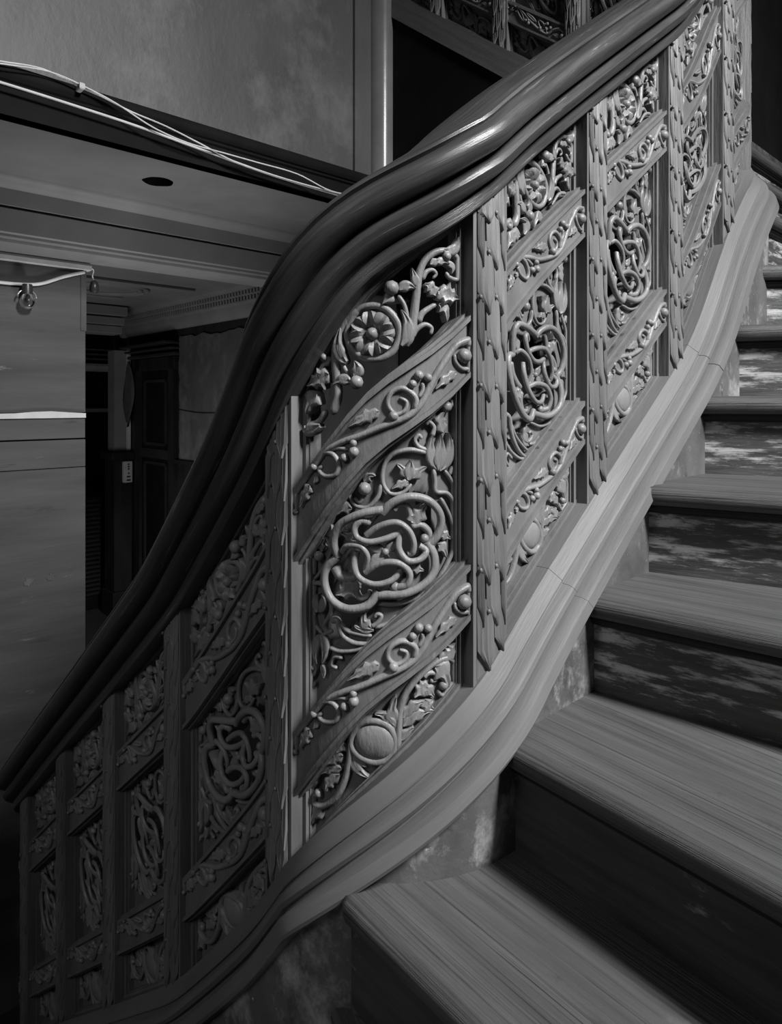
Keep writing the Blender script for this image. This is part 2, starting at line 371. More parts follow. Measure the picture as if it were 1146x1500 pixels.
 ('S',((0.614,-0.122),(0.624,0.25),(0.636,0.519),(0.671,0.709),(0.755,0.792),(0.864,0.749),(0.964,0.554),(1.048,0.122),(1.051,-0.19),(0.98,-0.171),(0.913,0.051),(0.892,0.199)),17,10),
 ('L',((0.892,0.725),(0.98,0.614),(1.027,0.717)),30,3),
 ('L',((0.906,0.704),(0.98,0.557),(1.051,0.37)),18,1),
 ('S',((0.311,0.869),(0.36,0.951),(0.459,0.766),(0.556,0.469),(0.601,0.139),(0.575,-0.028),(0.485,0.078),(0.386,0.373),(0.325,0.661)),18,18,1),
 ('D',((0.47,0.422),),98),
 ('S',((0.304,0.958),(0.297,0.6),(0.261,0.347),(0.185,0.214),(0.068,0.381),(-0.051,0.868),(-0.09,1.229),(-0.04,1.17),(0.021,0.946)),17,9),
 ('L',((0.614,0.339),(0.581,0.64),(0.607,0.815)),30,1),
 ('L',((0.601,0.303),(0.55,0.613),(0.472,0.847)),26,2),
 ('L',((0.809,0.53),(0.769,0.546),(0.723,0.555)),30,2),
 ('L',((0.755,0.668),(0.816,0.42),(0.857,0.192)),26,2),
 ('L',((0.864,0.693),(0.928,0.392),(0.95,0.097)),38,1),
 ('S',((0.789,0.709),(0.822,0.695),(0.871,0.542),(0.871,0.43),(0.836,0.511)),14,8),
 ('B',((0.928,0.184),),24),
 ('L',((0.652,0.382),(0.717,0.396),(0.789,0.312)),26,2),
 ('L',((0.795,0.312),(0.816,0.146),(0.857,-0.142)),28,2),
 ('L',((0.652,0.248),(0.743,0.188),(0.85,-0.194)),24,2),
 ('L',((0.639,0.045),(0.684,0.066),(0.723,0.049)),20,1),
 ('L',((0.268,0.925),(0.238,0.945),(0.208,0.967)),22,1),
 ('L',((0.253,0.757),(0.177,0.953),(0.112,1.127)),26,2),
 ('L',((0.238,0.585),(0.145,0.863),(0.068,1.089)),22,2),
 ('L',((0.224,0.518),(0.145,0.631),(0.129,0.522)),24,2),
 ('S',((0.04,1.075),(-0.019,1.051),(0.001,0.817),(0.068,0.659)),14,9),
 ('B',((0.049,0.714),),22),
 ('L',((0.311,0.596),(0.352,0.289),(0.433,-0.04)),24,0),
 ('L',((0.325,0.593),(0.38,0.323),(0.413,0.181)),18,0),
 ('L',((0.077,0.327),(0.021,0.378),(-0.009,0.27)),26,1),
 ('L',((-0.019,0.557),(-0.062,0.572),(-0.086,0.462)),16,1),
],
}
zline = line
def warp(s, z, n):
    """point at arc length s, height z, n metres off the panel plane (towards the stair)"""
    P, T, N = plan(s); Q = P + N * np.broadcast_to(np.asarray(n, float), (len(P),))[:, None]
    return np.column_stack([Q, np.broadcast_to(z, (len(P),))])
def sweep(s, zf, profile, close=True):
    """sweep an (n, u) profile along the stair curve, square to the slope"""
    s = np.asarray(s); P, T, N = plan(s); z = zf(s); a = np.arctan(np.gradient(z, s))
    prof = np.asarray(profile); rings = []; uv = []
    plen = np.concatenate([[0], np.cumsum(np.linalg.norm(np.diff(prof, axis=0), axis=1))])
    for i in range(len(s)):
        U = np.array([-T[i, 0] * math.sin(a[i]), -T[i, 1] * math.sin(a[i]), math.cos(a[i])])
        c = np.array([P[i, 0], P[i, 1], z[i]]); n3 = np.array([N[i, 0], N[i, 1], 0])
        rings.append(c + prof[:, :1] * n3 + prof[:, 1:] * U)
        uv += [(s[i] * 1.3, l * 1.3) for l in plen]
    V, Fc = loft(rings, closed=close)
    return V, Fc, uv
def warpbox(s0, s1, fa, fb, n0, n1, k=6):
    """solid strip between two height lines, following the curve"""
    s = np.linspace(s0, s1, k + 1); za, zb_ = fa(s), fb(s)
    R = np.stack([warp(s, za, n0), warp(s, za, n1), warp(s, zb_, n1), warp(s, zb_, n0)], 1)
    return loft(R)
HI = np.concatenate
def srange(a, b, step=.02): return np.linspace(a, b, max(3, int(abs(b - a) / step) + 1))

# ------------------------------------------------------------------ the carved balustrade round the well
POSTS = [-1.66, -1.345, -1.025, -.704, -.39, -.030, .307, .610, .933, 1.223, 1.48, 1.74, 2.05, 2.36, 2.68, 2.91]
PW = .035                                    # half width of a post
S_TOP = 2.95
bal = thing('balustrade', 'carved wooden stair balustrade with moulded handrail and pierced scroll panels', 'balustrade',
            tuple(warp(np.array([.157]), -.9, 0)[0]))
half = [(.018, .0), (.029, .0), (.031, .002), (.031, .019), (.027, .021), (.029, .0235), (.038, .0245), (.049, .028), (.056, .034), (.059, .042), (.056, .049), (.048, .0545), (.041, .057),
        (.044, .0595), (.055, .060), (.067, .064), (.075, .073), (.077, .083), (.073, .092), (.064, .0985), (.057, .1005), (.059, .103), (.062, .105), (.060, .109), (.050, .1135), (.030, .1175), (.0, .119)]
RAILP = half + [(-n, u) for n, u in half[-2::-1]]
V, Fc, uv = sweep(srange(-1.9, S_TOP, .016), lambda s: zline('r', s), RAILP)
hr = mesh_obj('handrail', V, Fc, 'rail', bal, uv, sharp=38)
hr['label'] = 'heavy dark moulded handrail sweeping upward'
CAPP = [(-.03, .004), (.024, .004), (.028, -.002), (.040, -.019), (.040, -.022), (.036, -.024), (.040, -.027), (.050, -.028), (.057, -.033), (.059, -.040), (.055, -.046), (.047, -.049),
        (.048, -.052), (.064, -.053), (.074, -.058), (.078, -.074), (.075, -.079), (.062, -.082), (-.03, -.082)]
JOINTS = [-1.9, -.52, .452, .985, S_TOP]
for a, b in zip(JOINTS[:-1], JOINTS[1:]):
    V, Fc, uv = sweep(srange(a + .0003, b - .0003, .016), zb, CAPP)
    mesh_obj('base_moulding', V, Fc, 'cap', bal, uv, sharp=35)

class Bay:
    def __init__(self, a, b, side=1, near=True):
        self.a, self.b, self.side, self.near = a, b, side, near
        self.scale = min(1.05, (b - a) / .267)
    def pos(self, field, u, w, n):
        u = np.asarray(u, float); w = np.asarray(w, float)
        if self.side < 0: u = 1 - u
        lo, hi = FIELD[field]
        m = margin(field); s = self.a + m + (self.b - self.a - 2 * m) * np.clip(u, -.01, 1.01)
        za, zz = zline(lo, s) + PAD[field][0], zline(hi, s) - PAD[field][1]
        z = za + (zz - za) * np.clip(w, -.02, 1.02)
        return warp(s, z, self.side * np.asarray(n, float))
    def nrm(self, field, u):
        u = np.asarray(u, float)
        if self.side < 0: u = 1 - u
        m = margin(field); s = self.a + m + (self.b - self.a - 2 * m) * np.clip(u, 0, 1)
        N = plan(s)[2]; return np.column_stack([N, np.zeros(len(N))]) * self.side
PXM = .00032                                   # metres per traced pixel on the nearest panel
def arch_tube(P, Nn, r, hgt, full, seg):
    T = np.gradient(P, axis=0); T /= np.linalg.norm(T, axis=1)[:, None] + 1e-12
    S = np.cross(Nn, T); S /= np.linalg.norm(S, axis=1)[:, None] + 1e-12
    th = np.linspace(0, 2 * math.pi, 2 * seg, endpoint=False) if full else np.linspace(-.35, math.pi + .35, seg + 2)
    c, sn = np.cos(th), np.sin(th)
    R = P[:, None, :] + S[:, None, :] * (r[:, None] * c[None])[:, :, None] + Nn[:, None, :] * (hgt[:, None] * sn[None])[:, :, None]
    return loft(R)
def el_stem(bay, field, pts, r0, r1, closed, n0, full, knot=False):
    per = 6 if bay.near else 3
    C = catmull(pts, per, closed); k = len(C); t = np.linspace(0, 1, k)
    r = (r0 + (r1 - r0) * t) * PXM * bay.scale * (1.35 if field in ('F', 'F2') else .84 if knot else 1.1)
    n = np.full(k, n0)
    if knot:
        n = n0 + .0075 * np.sin(math.pi * np.clip(t, 0, 1)) - .002
        r = r * (1 + .04 * np.sin(9 * t))
    elif not closed:
        r = r * np.clip(np.minimum(t * 14 + .55, (1 - t) * 14 + .55), .4, 1)
    P = bay.pos(field, C[:, 0], C[:, 1], n); Nn = bay.nrm(field, C[:, 0])
    return arch_tube(P, Nn, r, r * (1.0 if full else 1.25), full, 5 if bay.near else 3)
def el_leaf(bay, field, pts, hw, lobes, n0, thick):
    k = 11 if bay.near else 5
    P3 = bay.pos(field, [p[0] for p in pts], [p[1] for p in pts], n0)
    Nn = bay.nrm(field, [p[0] for p in pts])
    if len(pts) == 2: P3 = np.array([P3[0], (P3[0] + P3[1]) / 2, P3[1]]); Nn = Nn[[0, 0, 1]]
    t = np.linspace(0, 1, k)[:, None]
    ctrl = 2 * P3[1] - .5 * (P3[0] + P3[2])
    C = (1 - t) ** 2 * P3[0] + 2 * t * (1 - t) * ctrl + t * t * P3[2]
    Nv = Nn[0] * (1 - t) + Nn[-1] * t; Nv /= np.linalg.norm(Nv, axis=1)[:, None]
    T = np.gradient(C, axis=0); T /= np.linalg.norm(T, axis=1)[:, None] + 1e-12
    S = np.cross(Nv, T); t = t[:, 0]
    w = hw * PXM * bay.scale * 1.15 * np.clip(np.sin(math.pi * (.10 + .88 * t ** .8)), .06, 1)
    if lobes: w = w * (1 + .30 * np.sin(2 * math.pi * (lobes + .5) * t - 1.2))
    h = .35 * hw * PXM * bay.scale
    lift = .55 * h * np.sin(math.pi * t) + .9 * h * t ** 3
    rows = []
    for q, hh in ((-1, -.0), (-.92, .55), (-.5, 1.15), (0, .55), (.5, 1.15), (.92, .55), (1, 0)):
        rows.append(C + S * (q * w)[:, None] + Nv * (hh * h + lift)[:, None])
    rows.append(C + S * (.8 * w)[:, None] - Nv * thick); rows.append(C - S * (.8 * w)[:, None] - Nv * thick)
    return loft(np.stack(rows, 1))
def ellipsoid(c, ax, m=8, k=6):
    """ax: three half-axis vectors"""
    V = [c - ax[2]]; F = []
    for i in range(1, k):
        ph = -math.pi / 2 + math.pi * i / k
        for j in range(m):
            a = 2 * math.pi * j / m
            V.append(c + ax[0] * (math.cos(ph) * math.cos(a)) + ax[1] * (math.cos(ph) * math.sin(a)) + ax[2] * math.sin(ph))
    V.append(c + ax[2]); e = len(V) - 1
    for j in range(m):
        F.append((0, 1 + (j + 1) % m, 1 + j)); F.append((e, e - m + j, e - m + (j + 1) % m))
        for i in range(k - 2):
            a = 1 + i * m + j; b = 1 + i * m + (j + 1) % m; F.append((a, b, b + m, a + m))
    return np.array(V), F
def frame_at(bay, field, p, n):
    c = bay.pos(field, [p[0]], [p[1]], n)[0]; N = bay.nrm(field, [p[0]])[0]
    up = np.array([0, 0, 1.0]); sd = np.cross(up, N); return c, N, sd, up
def el_ball(bay, field, p, r, n0):
    c, N, sd, up = frame_at(bay, field, p, n0); r = r * PXM * bay.scale
    return ellipsoid(c, (sd * r, up * r, N * r * .95), 9 if bay.near else 6, 6 if bay.near else 4)
def el_dome(bay, field, p, r, n0):
    c, N, sd, up = frame_at(bay, field, p, n0); r = r * PXM * bay.scale
    return ellipsoid(c, (sd * r * .98, up * r * .85, N * r * .28), 18, 8)
def el_rosette(bay, field, p, R, n0):
    c, N, sd, up = frame_at(bay, field, p, n0); R = R * PXM * bay.scale; parts = []
    for q in range(8):
        a = 2 * math.pi * q / 8 + .2; d = sd * math.cos(a) + up * math.sin(a); e = -sd * math.sin(a) + up * math.cos(a)
        rings = []
        for t in np.linspace(0, 1, 6):
            w = R * (.10 + .33 * math.sin(math.pi * (.15 + .62 * t))); rr = R * (.28 + .72 * t)
            hgt = .10 * R + .28 * R * math.sin(math.pi * min(1, t * .85)) - .05 * R
            row = [c + d * rr * (1 - .10 * abs(x) ** 2 * t) + e * w * x + N * (hgt * f) for x, f in ((-1, .55), (-.55, 1.25), (0, .45), (.55, 1.25), (1, .55))]
            row += [c + d * rr * .97 + e * w * .8 - N * .006, c + d * rr * .97 - e * w * .8 - N * .006]
            rings.append(row)
        parts.append(loft(rings))
    parts.append(ellipsoid(c + N * .10 * R, (sd * R * .28, up * R * .28, N * R * .30), 12, 8))
    return merge(parts)
EXTRA = [('L', ((.24, .10), (.14, .20), (.05, .12)), 34, 2), ('B', ((.10, .36),), 24), ('L', ((.30, .06), (.33, .18), (.25, .30)), 26, 1), ('S', ((.02, .52), (.06, .30), (.16, .30), (.14, .44)), 14, 8),
         ('L', ((.56, .03), (.48, .10), (.42, .02)), 24, 1), ('S', ((.92, .04), (.82, .12), (.72, .06)), 12, 7)]      # filling leaves of the straight bays
NAMES = {'S': 'scroll_stem', 'K': 'knot_strand', 'L': 'leaf', 'B': 'berry', 'R': 'rosette', 'D': 'boss'}
def carve(bay, panel, field, design):
    items = DESIGN[design] + (EXTRA if field == 'T' and not (bay.a < .14 < bay.b) else []); bunch = []
    open_ = field == 'T'
    n0 = {'T': -.004, 'F': .010, 'F2': .010, 'M': -.017, 'B': -.016}[field]
    for it in items:
        kind, pts = it[0], it[1]
        if kind == 'S': V, Fc = el_stem(bay, field, pts, it[2], it[3], len(it) > 4, n0 if not open_ else -.006, open_)
        elif kind == 'K': V, Fc = el_stem(bay, field, pts, it[2], it[3], False, -.010, True, True)
        elif kind == 'L': V, Fc = el_leaf(bay, field, pts, it[2], it[3], n0 + .001, .012 if open_ else .006)
        elif kind == 'B': V, Fc = el_ball(bay, field, pts[0], it[2], n0 + .003)
        elif kind == 'R': V, Fc = el_rosette(bay, field, pts[0], it[2], -.008)
        else: V, Fc = el_dome(bay, field, pts[0], it[2], -.014)
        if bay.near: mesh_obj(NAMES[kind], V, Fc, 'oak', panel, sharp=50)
        else: bunch.append((V, Fc))
    if bunch:
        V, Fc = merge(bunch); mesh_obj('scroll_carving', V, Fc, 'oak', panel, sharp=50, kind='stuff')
def build_bay(bay):
    a, b, sd = bay.a, bay.b, bay.side; parts = []; k = max(3, int((b - a) / .028))
    L_ = lambda nm, off=0.0: (lambda s: zline(nm, s) + off)
    wb = lambda s0, s1, fa, fb, n0, n1, kk=k: parts.append(warpbox(s0, s1, fa, fb, n0 * sd, n1 * sd, kk))
    sec = lambda s: np.sqrt(1 + slope(s) ** 2)
    # frieze boards with fillets and a hollow field between
    for lo, hi in (('f1b', 'f1t'), ('f2b', 'f2t')):
        wb(a, b, L_(lo), L_(hi), -.030, .009)
        for nm, d0, d1 in ((hi, -.008, .0), (lo, .0, .008)):
            wb(a, b, L_(nm, d0), L_(nm, d1), .009, .016); 
        wb(a, b, L_(hi), L_(hi, .006), -.03, .006); wb(a, b, L_(lo, -.006), L_(lo), -.03, .006)
    # backings
    wb(a, b, L_('b', -.01), L_('f2b'), -.038, -.020)
    # middle backing with a sunk pocket behind the knot
    s = np.linspace(a, b, 29); w = np.linspace(0, 1, 33); G = []
    for ww in w:
        za, zz = zline('f2t', s), zline('f1b', s); u = (s - a) / (b - a)
        if sd < 0: u = 1 - u
        q = ((u - .46) / .36) ** 2 + ((ww - .43) / .25) ** 2
        G.append(warp(s, za + (zz - za) * ww, sd * (-.022 - .026 * np.clip((1.0 - q) * 5, 0, 1))))
    V, Fc = loft(np.array(G), closed=False, caps=False)
    def pierced(f):                            # the knot is cut right through
        c = np.mean([(i_ % 29, i_ // 29) for i_ in f], axis=0); uu = c[0] / 28; uu = 1 - uu if sd < 0 else uu
        return ((uu - .46) / .36) ** 2 + ((c[1] / 32 - .43) / .25) ** 2 < .80
    Fc = [f for f in Fc if not pierced(f)]; parts.append((V, Fc))
    G2 = np.array(G) - np.array([np.column_stack([plan(s)[2], np.zeros(len(s))])] * 33) * sd * .004
    parts.append((G2.reshape(-1, 3), Fc))
    # stiles, ledges and the bead round each sunk field
    for lo, hi, t0, t1 in (('f1t', 'r', .004, .008), ('f2t', 'f1b', .006, .006), ('b', 'f2b', .011, .005)):
        for s0, s1, x0, x1 in ((a - .002, a + .0075, a + .0075, a + .0105), (b - .0075, b + .002, b - .0105, b - .0075)):
            wb(s0, s1, L_(lo), L_(hi), -.030, -.002, 1); wb(x0, x1, L_(lo), L_(hi), -.030, -.008, 1)
        wb(a - .002, b + .002, L_(lo), L_(lo, t0), -.030, -.001); wb(a - .002, b + .002, L_(hi, -t1), L_(hi), -.030, -.001)
        wb(a + .0075, b - .0075, L_(lo, t0), L_(lo, t0 + .003), -.030, -.009); wb(a + .0075, b - .0075, L_(hi, -t1 - .003), L_(hi, -t1), -.030, -.009)
    V, Fc = merge(parts)
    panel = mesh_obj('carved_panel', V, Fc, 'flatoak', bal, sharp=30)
    carve(bay, panel, 'T', 'T'); carve(bay, panel, 'F', 'F'); carve(bay, panel, 'M', 'M'); carve(bay, panel, 'F2', 'F'); carve(bay, panel, 'B', 'B')
    return panel
for i in range(len(POSTS) - 1):
    a, b = POSTS[i] + PW, POSTS[i + 1] - PW
    build_bay(Bay(a, b, -1 if i >= 11 else 1, near=(4 <= i <= 7)))

def leaf_scale(s0, ztop, zbot, hw, sd, sc):
    """one long overlapping leaf of a post: tucked in at the top, tip standing off at the bottom"""
    rows = []
    for t in (0, .35, .7, .8, .9, 1):
        z = ztop + (zbot - ztop) * t
        w = hw * (1 if t < .7 else max(.08, 1 - ((t - .7) / .3)))
        x = np.array([-1, -.62, -.3, 0, .3, .62, 1]) * w * .97
        dip = np.array([0, .0022, .0004, .0020, .0004, .0022, 0])
        s = s0 + x + .30 * hw * max(0, (t - .7) / .3)
        n = .0225 + .0034 * t + dip - .0035 * (np.abs(s0 - sc + x) / .03) ** 2
        row = list(warp(s, z, sd * n)); row += [warp(s[-1:], z, sd * .018)[0], warp(s[:1], z, sd * .018)[0]]
        rows.append(row)
    return loft(rows)
rnd = random.Random(4)
for i, sp in enumerate(POSTS):
    sd = -1 if i >= 11 else 1; near = 3 <= i <= 9
    ds = np.array([-PW, -PW, -PW + .0055, -PW + .0055, -.026, -.013, 0, .013, .026, PW - .0055, PW - .0055, PW, PW])
    nn = np.array([-.034, .020, .020, .012, .017, .0205, .022, .0205, .017, .012, .020, .020, -.034]) * sd
    R = np.stack([warp(sp + ds, zb(sp + ds) - .03, nn), warp(sp + ds, zline('r', sp + ds) + .02, nn)])
    V, Fc = loft(R); post = mesh_obj('post', V, Fc, 'postoak', bal, sharp=40)
    z0, z1 = float(zb(sp)), float(zline('r', np.array([sp]))[0]); step = .066; bunch = []
    row = 0; z = z1 + .05
    while z > z0 - .03:
        for x in ((-.0145, .0145) if row % 2 == 0 else (-.0275, .0, .0275)):
            hw = .0145 if abs(x) < .02 else .0055 if near else .006
            xx = x if abs(x) < .02 else math.copysign(.0225, x)
            lo = float(zb(sp + xx)); hi = float(zline('r', np.array([sp + xx]))[0])
            jz = rnd.uniform(-.004, .004)
            tip = z - .098 + jz; top = z + .01
            if tip > hi - .01: continue
            if tip < lo - .035: continue
            tip2 = max(tip, lo + .004); 
            if top - tip2 < .03: continue
            q = leaf_scale(sp + xx, min(top, hi + .015), tip2, hw, sd, sp)
            if near: mesh_obj('leaf_scale', q[0], q[1], 'postoak', post, sharp=35)
            else: bunch.append(q)
            if abs(x) < .02 and tip > lo + .01 and near:
                c = warp(np.array([sp + xx - .012]), tip + .024, sd * .0255)[0]; N3 = np.append(plan(np.array([sp]))[2][0], 0)
                q = ellipsoid(c, (np.array([.0032, 0, 0]), np.array([0, .0032, 0]), np.array([0, 0, .0038])), 7, 5)
                mesh_obj('berry', q[0], q[1], 'postoak', post)
        z -= step; row += 1
    if bunch:
        V, Fc = merge(bunch); mesh_obj('leaf_carving', V, Fc, 'postoak', post, sharp=35, kind='stuff')

# ------------------------------------------------------------------ the staircase
RISE = .166
def unit(deg): return np.array([math.cos(math.radians(deg)), math.sin(math.radians(deg))])
STEPS = {-1: ((-.36, 1.02), -118), 0: ((-.085, .945), -68), 1: ((-.068, .902), -51), 2: ((.154, .982), -53), 3: ((.313, 1.132), -41), 4: ((.468, 1.258), -31), 5: ((.640, 1.442), -24),
         6: ((.795, 1.572), -20), 7: ((.905, 1.705), -4), 8: ((.945, 1.752), 43), 9: ((1.04, 1.975), 43.5), 10: ((1.13, 2.18), 43.5)}
stair = thing('staircase', 'worn wooden winding stair with bullnosed treads beside the carved balustrade', 'staircase', (.6, .6, -1.2))
SW = 1.45
LEFT = {1: -.004}
for k in range(-1, 11):
    (ix, iy), ang = STEPS[k]; zt = .0144 + (k - 5) * RISE
    if k == 1: zt = -.652
    if k == 0: zt = -.828
    if k + 1 == 1: nz = None
    d = unit(ang); p = np.array([-d[1], d[0]]); O = np.array([ix, iy])
    x0, x1 = LEFT.get(k, -.015), SW
    if k + 1 in STEPS:
        (jx, jy), an2 = STEPS[k + 1]; d2 = unit(an2); p2 = np.array([-d2[1], d2[0]])
        B0 = np.array([jx, jy]) + p2 * .05 - d2 * .14; B1 = np.array([jx, jy]) + p2 * .05 + d2 * (SW + .0)
    else: B0 = O + p * .062 - d * .1; B1 = O + p * .062 + d * SW
    loc = lambda q: (float((q - O) @ d), float((q - O) @ p))
    prof = [(.065, -.038), (.014, -.038), (.006, -.035), (.0015, -.029), (0, -.020), (.0015, -.011), (.006, -.004), (.014, -.0005), (.065, 0)]
    xs = np.concatenate([[x0, x0 + .004, x0 + .014], np.linspace(x0 + .05, x1, 12)]); rings = []
    for x in xs:
        e = max(0, 1 - (x - x0) / .014); ins = .012 * (1 - math.sqrt(max(0, 1 - e * e)))
        rings.append([(x, y + ins, z) for y, z in prof])
    Vn, Fn = loft(rings)
    Vn = [tuple(v) for v in Vn]; nv = len(Vn); b0, b1 = loc(B0), loc(B1)
    b0 = (b0[0], max(b0[1], .066)); b1 = (b1[0], max(b1[1], .066))
    top = [(x0, .0649), (x1, .0649), b1, b0]
    Vn += [(x, y, 0) for x, y in top] + [(x, y, -.030) for x, y in top]
    Fn = list(Fn) + [(nv, nv + 1, nv + 2, nv + 3), (nv + 7, nv + 6, nv + 5, nv + 4)] + [(nv + i, nv + 4 + i, nv + 4 + (i + 1) % 4, nv + (i + 1) % 4) for i in range(4)]
    t = mesh_obj('tread', Vn, Fn, 'tread', None, sharp=40)
    t.parent = stair; t.location = Vector((ix, iy, zt)) - stair.location; t.rotation_euler = (0, 0, math.radians(ang))
    mp = [(.030, -.038), (.016, -.038), (.0155, -.043), (.019, -.045), (.021, -.050), (.025, -.053), (.030, -.054)]
    V, Fc = loft([[(x, y, z) for y, z in mp] for x in (x0, x1)])
    nm = mesh_obj('nosing_moulding', V, Fc, 'darkwood', None, sharp=30); nm.parent = t
    V, Fc = box(-.05, x1, .030, .050, -RISE - .02, -.036)
    V = [v for v in V]
    r = mesh_obj('riser', V, Fc, 'riser' if k > 2 else 'risershade', None, smooth=False)
    r.parent = stair; r.location = t.location; r.rotation_euler = t.rotation_euler
STRP = lambda lo: [(-.03, -.05), (.058, -.05), (.058, lo), (-.03, lo)]
s = srange(-1.9, S_C0 + .02, .016)
zs_ = zb(s); zt_ = zs_ - .072 * np.sqrt(1 + slope(s) ** 2); R = np.stack([warp(s, zt_, -.02), warp(s, zt_, .058), warp(s, zs_ - .62, .058), warp(s, zs_ - .62, -.02)], 1)
V, Fc = loft(R); st = mesh_obj('stringer', V, Fc, 'string', stair, sharp=40); st['label'] = 'scuffed curved string board below the base moulding'
# well-side casing of the upper flight across the well, its shadow put into a near-black colour
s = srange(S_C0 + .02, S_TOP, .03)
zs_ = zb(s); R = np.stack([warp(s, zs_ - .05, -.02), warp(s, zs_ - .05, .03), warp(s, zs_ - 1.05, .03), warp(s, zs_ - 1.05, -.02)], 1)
V, Fc = loft(R); st = mesh_obj('upper_casing', V, Fc, 'black', stair, sharp=40); st['label'] = 'casing of the upper flight coloured black for its shadow'
# ------------------------------------------------------------------ the hall seen across the well: t runs along the far side, d away from it
def hall(V): return [tuple(DC * d + DB * t) + (z,) for t, d, z in V]
def hbox(t0, t1, d0, d1, z0, z1, ch=0.0):
    V, Fc = box(t0, t1, d0, d1, z0, z1, ch); return hall(V), Fc
def hobj(name, parts, mat, parent=None, **k):
    V, Fc = merge(parts) if isinstance(parts, list) else parts
    return mesh_obj(name, V, Fc, mat, parent, **k)
def hsweep(prof, t0, t1): return (lambda q: (hall(q[0]), q[1]))(loft([[(t, d, z) for d, z in prof] for t in (t0, t1)]))
def htube(pts, r, m=8, per=6):
    C = catmull(pts, per); return tube3(hall(C), r, m)
struct(hobj('wall_upper', hbox(-1.6, 1.965, 2.20, 2.30, .915, 2.6), 'plaster', smooth=False), 'stained grey plaster wall above the hall ceiling')
struct(hobj('trim_1', hbox(1.865, 1.958, 2.185, 2.20, .93, 2.6, .003), 'plaster', smooth=False), 'flat upright border strip at the end of the plaster wall')
th = np.linspace(0, 2 * math.pi, 28, endpoint=False)
col = loft([[(2.015 + .060 * math.cos(a), 2.185 + .060 * math.sin(a), z) for a in th] for z in (.85, 2.6)])
M['darkgloss'] = material('dark_varnish', .02, .035, .3, 6, bump=.1)
M['gloss'] = material('glossy_grey_paint', .13, .18, .25, 6, bump=.1, bscale=20)
struct(hobj('trim_2', (hall(col[0]), col[1]), 'gloss', sharp=40), 'upright half round corner bead catching the light')
rp = [(2.20, .972), (2.18, .972), (2.172, .968), (2.166, .956), (2.166, .938), (2.172, .926), (2.18, .922), (2.18, .915), (2.19, .912), (2.19, .83), (2.24, .83), (2.24, .972)]
struct(hobj('trim_3', hsweep(rp, -1.6, 1.99), 'black', sharp=35), 'black roll moulding and board along the foot of the plaster wall')
# ceiling with the cut lamp hole
HT, HD, HR = 1.13, 2.462, .056; V = []; Fc = []
nn_ = 24; A = np.linspace(0, 2 * math.pi, nn_, endpoint=False)
for a in A: V.append((HT + HR * math.cos(a) * (1 + .05 * math.sin(5 * a)), HD + HR * math.sin(a) * (1 + .04 * math.cos(4 * a)), .83))
for a in A:
    m_ = max(abs(math.cos(a)), abs(math.sin(a))); V.append((HT + .1 * math.cos(a) / m_, HD + .1 * math.sin(a) / m_, .83))
for j in range(nn_): Fc.append((j, (j + 1) % nn_, nn_ + (j + 1) % nn_, nn_ + j))
for a in A: V.append((HT + HR * math.cos(a), HD + HR * math.sin(a), .90))
pl = (hall(V), Fc)
q = [pl]
for t0, t1, d0, d1 in ((-1.6, HT - .1, 2.19, 2.95), (HT + .1, 2.81, 2.19, 2.95), (HT - .1, HT + .1, 2.19, HD - .1), (HT - .1, HT + .1, HD + .1, 2.95)):
    q.append((hall([(t0, d0, .83), (t1, d0, .83), (t1, d1, .83), (t0, d1, .83)]), [(0, 1, 2, 3)]))
lin = loft([V[:nn_], V[2 * nn_:]])
cl_ = struct(hobj('ceiling', q, 'paint', smooth=False), 'pale hall ceiling with a ragged round hole')
hobj('hole_shade', (hall(lin[0]), [f for f in lin[1] if f != tuple(range(nn_ - 1, -1, -1))]), 'black', cl_, smooth=False)  # inside of the hole coloured black for its shade
bp = [(2.74, .832), (2.744, .822), (2.752, .812), (2.766, .804), (2.776, .796), (2.783, .786), (2.783, .726), (2.80, .724), (2.80, .716), (2.786, .714), (2.786, .628), (2.792, .622), (2.792, .612), (2.806, .606), (2.806, .594), (2.83, .583), (2.95, .583), (2.95, .832)]
struct(hobj('trim_4', hsweep(bp, -1.6, 2.81), 'paint', sharp=30), 'pale painted beam casing with moulded edges under the ceiling')
# plywood boarding
for nm, t0, t1, z0, z1, lab in (('plywood_sheet', -.9, 1.037, -.040, .548, 'large plywood sheet below the pale beam with a bulb hung on it'),
                                ('plywood_sheet', -.9, 1.036, -.146, -.063, 'narrow plywood board between the white gap and the dark gap'),
                                ('plywood_sheet', -.9, 1.037, -.265, -.152, 'plywood board just under the dark horizontal gap'),
                                ('plywood_sheet', -.9, 1.037, -2.10, -.268, 'tallest plywood sheet reaching down behind the handrail')):
    tag(hobj(nm, hbox(t0, t1, 2.95, 2.968, z0, z1, .0015), 'ply', smooth=False), lab, 'plywood', 'plywood hoarding boards')
wv = []
for t in np.linspace(-.9, 1.036, 30):
    e = .004 * math.sin(9 * t) + .003 * math.sin(23 * t); wv.append([(t, 2.940, -.062), (t, 2.940, -.041 + e), (t, 2.9495, -.041 + e), (t, 2.9495, -.062)])
q = loft(wv); tag(hobj('batten', (hall(q[0]), q[1]), 'white', smooth=False), 'thin white batten across the plywood above the narrow board', 'batten')
tag(hobj('batten', hbox(-.9, 1.055, 2.925, 2.965, .551, .572, .002), 'white', smooth=False), 'pale wooden batten along the top of the plywood under the beam', 'batten')
tag(hobj('batten', hbox(1.018, 1.040, 2.946, 2.9495, .30, .55, .001), 'ply', smooth=False), 'short plywood edge strip with staples at the upper corner', 'batten')
r3 = random.Random(8)
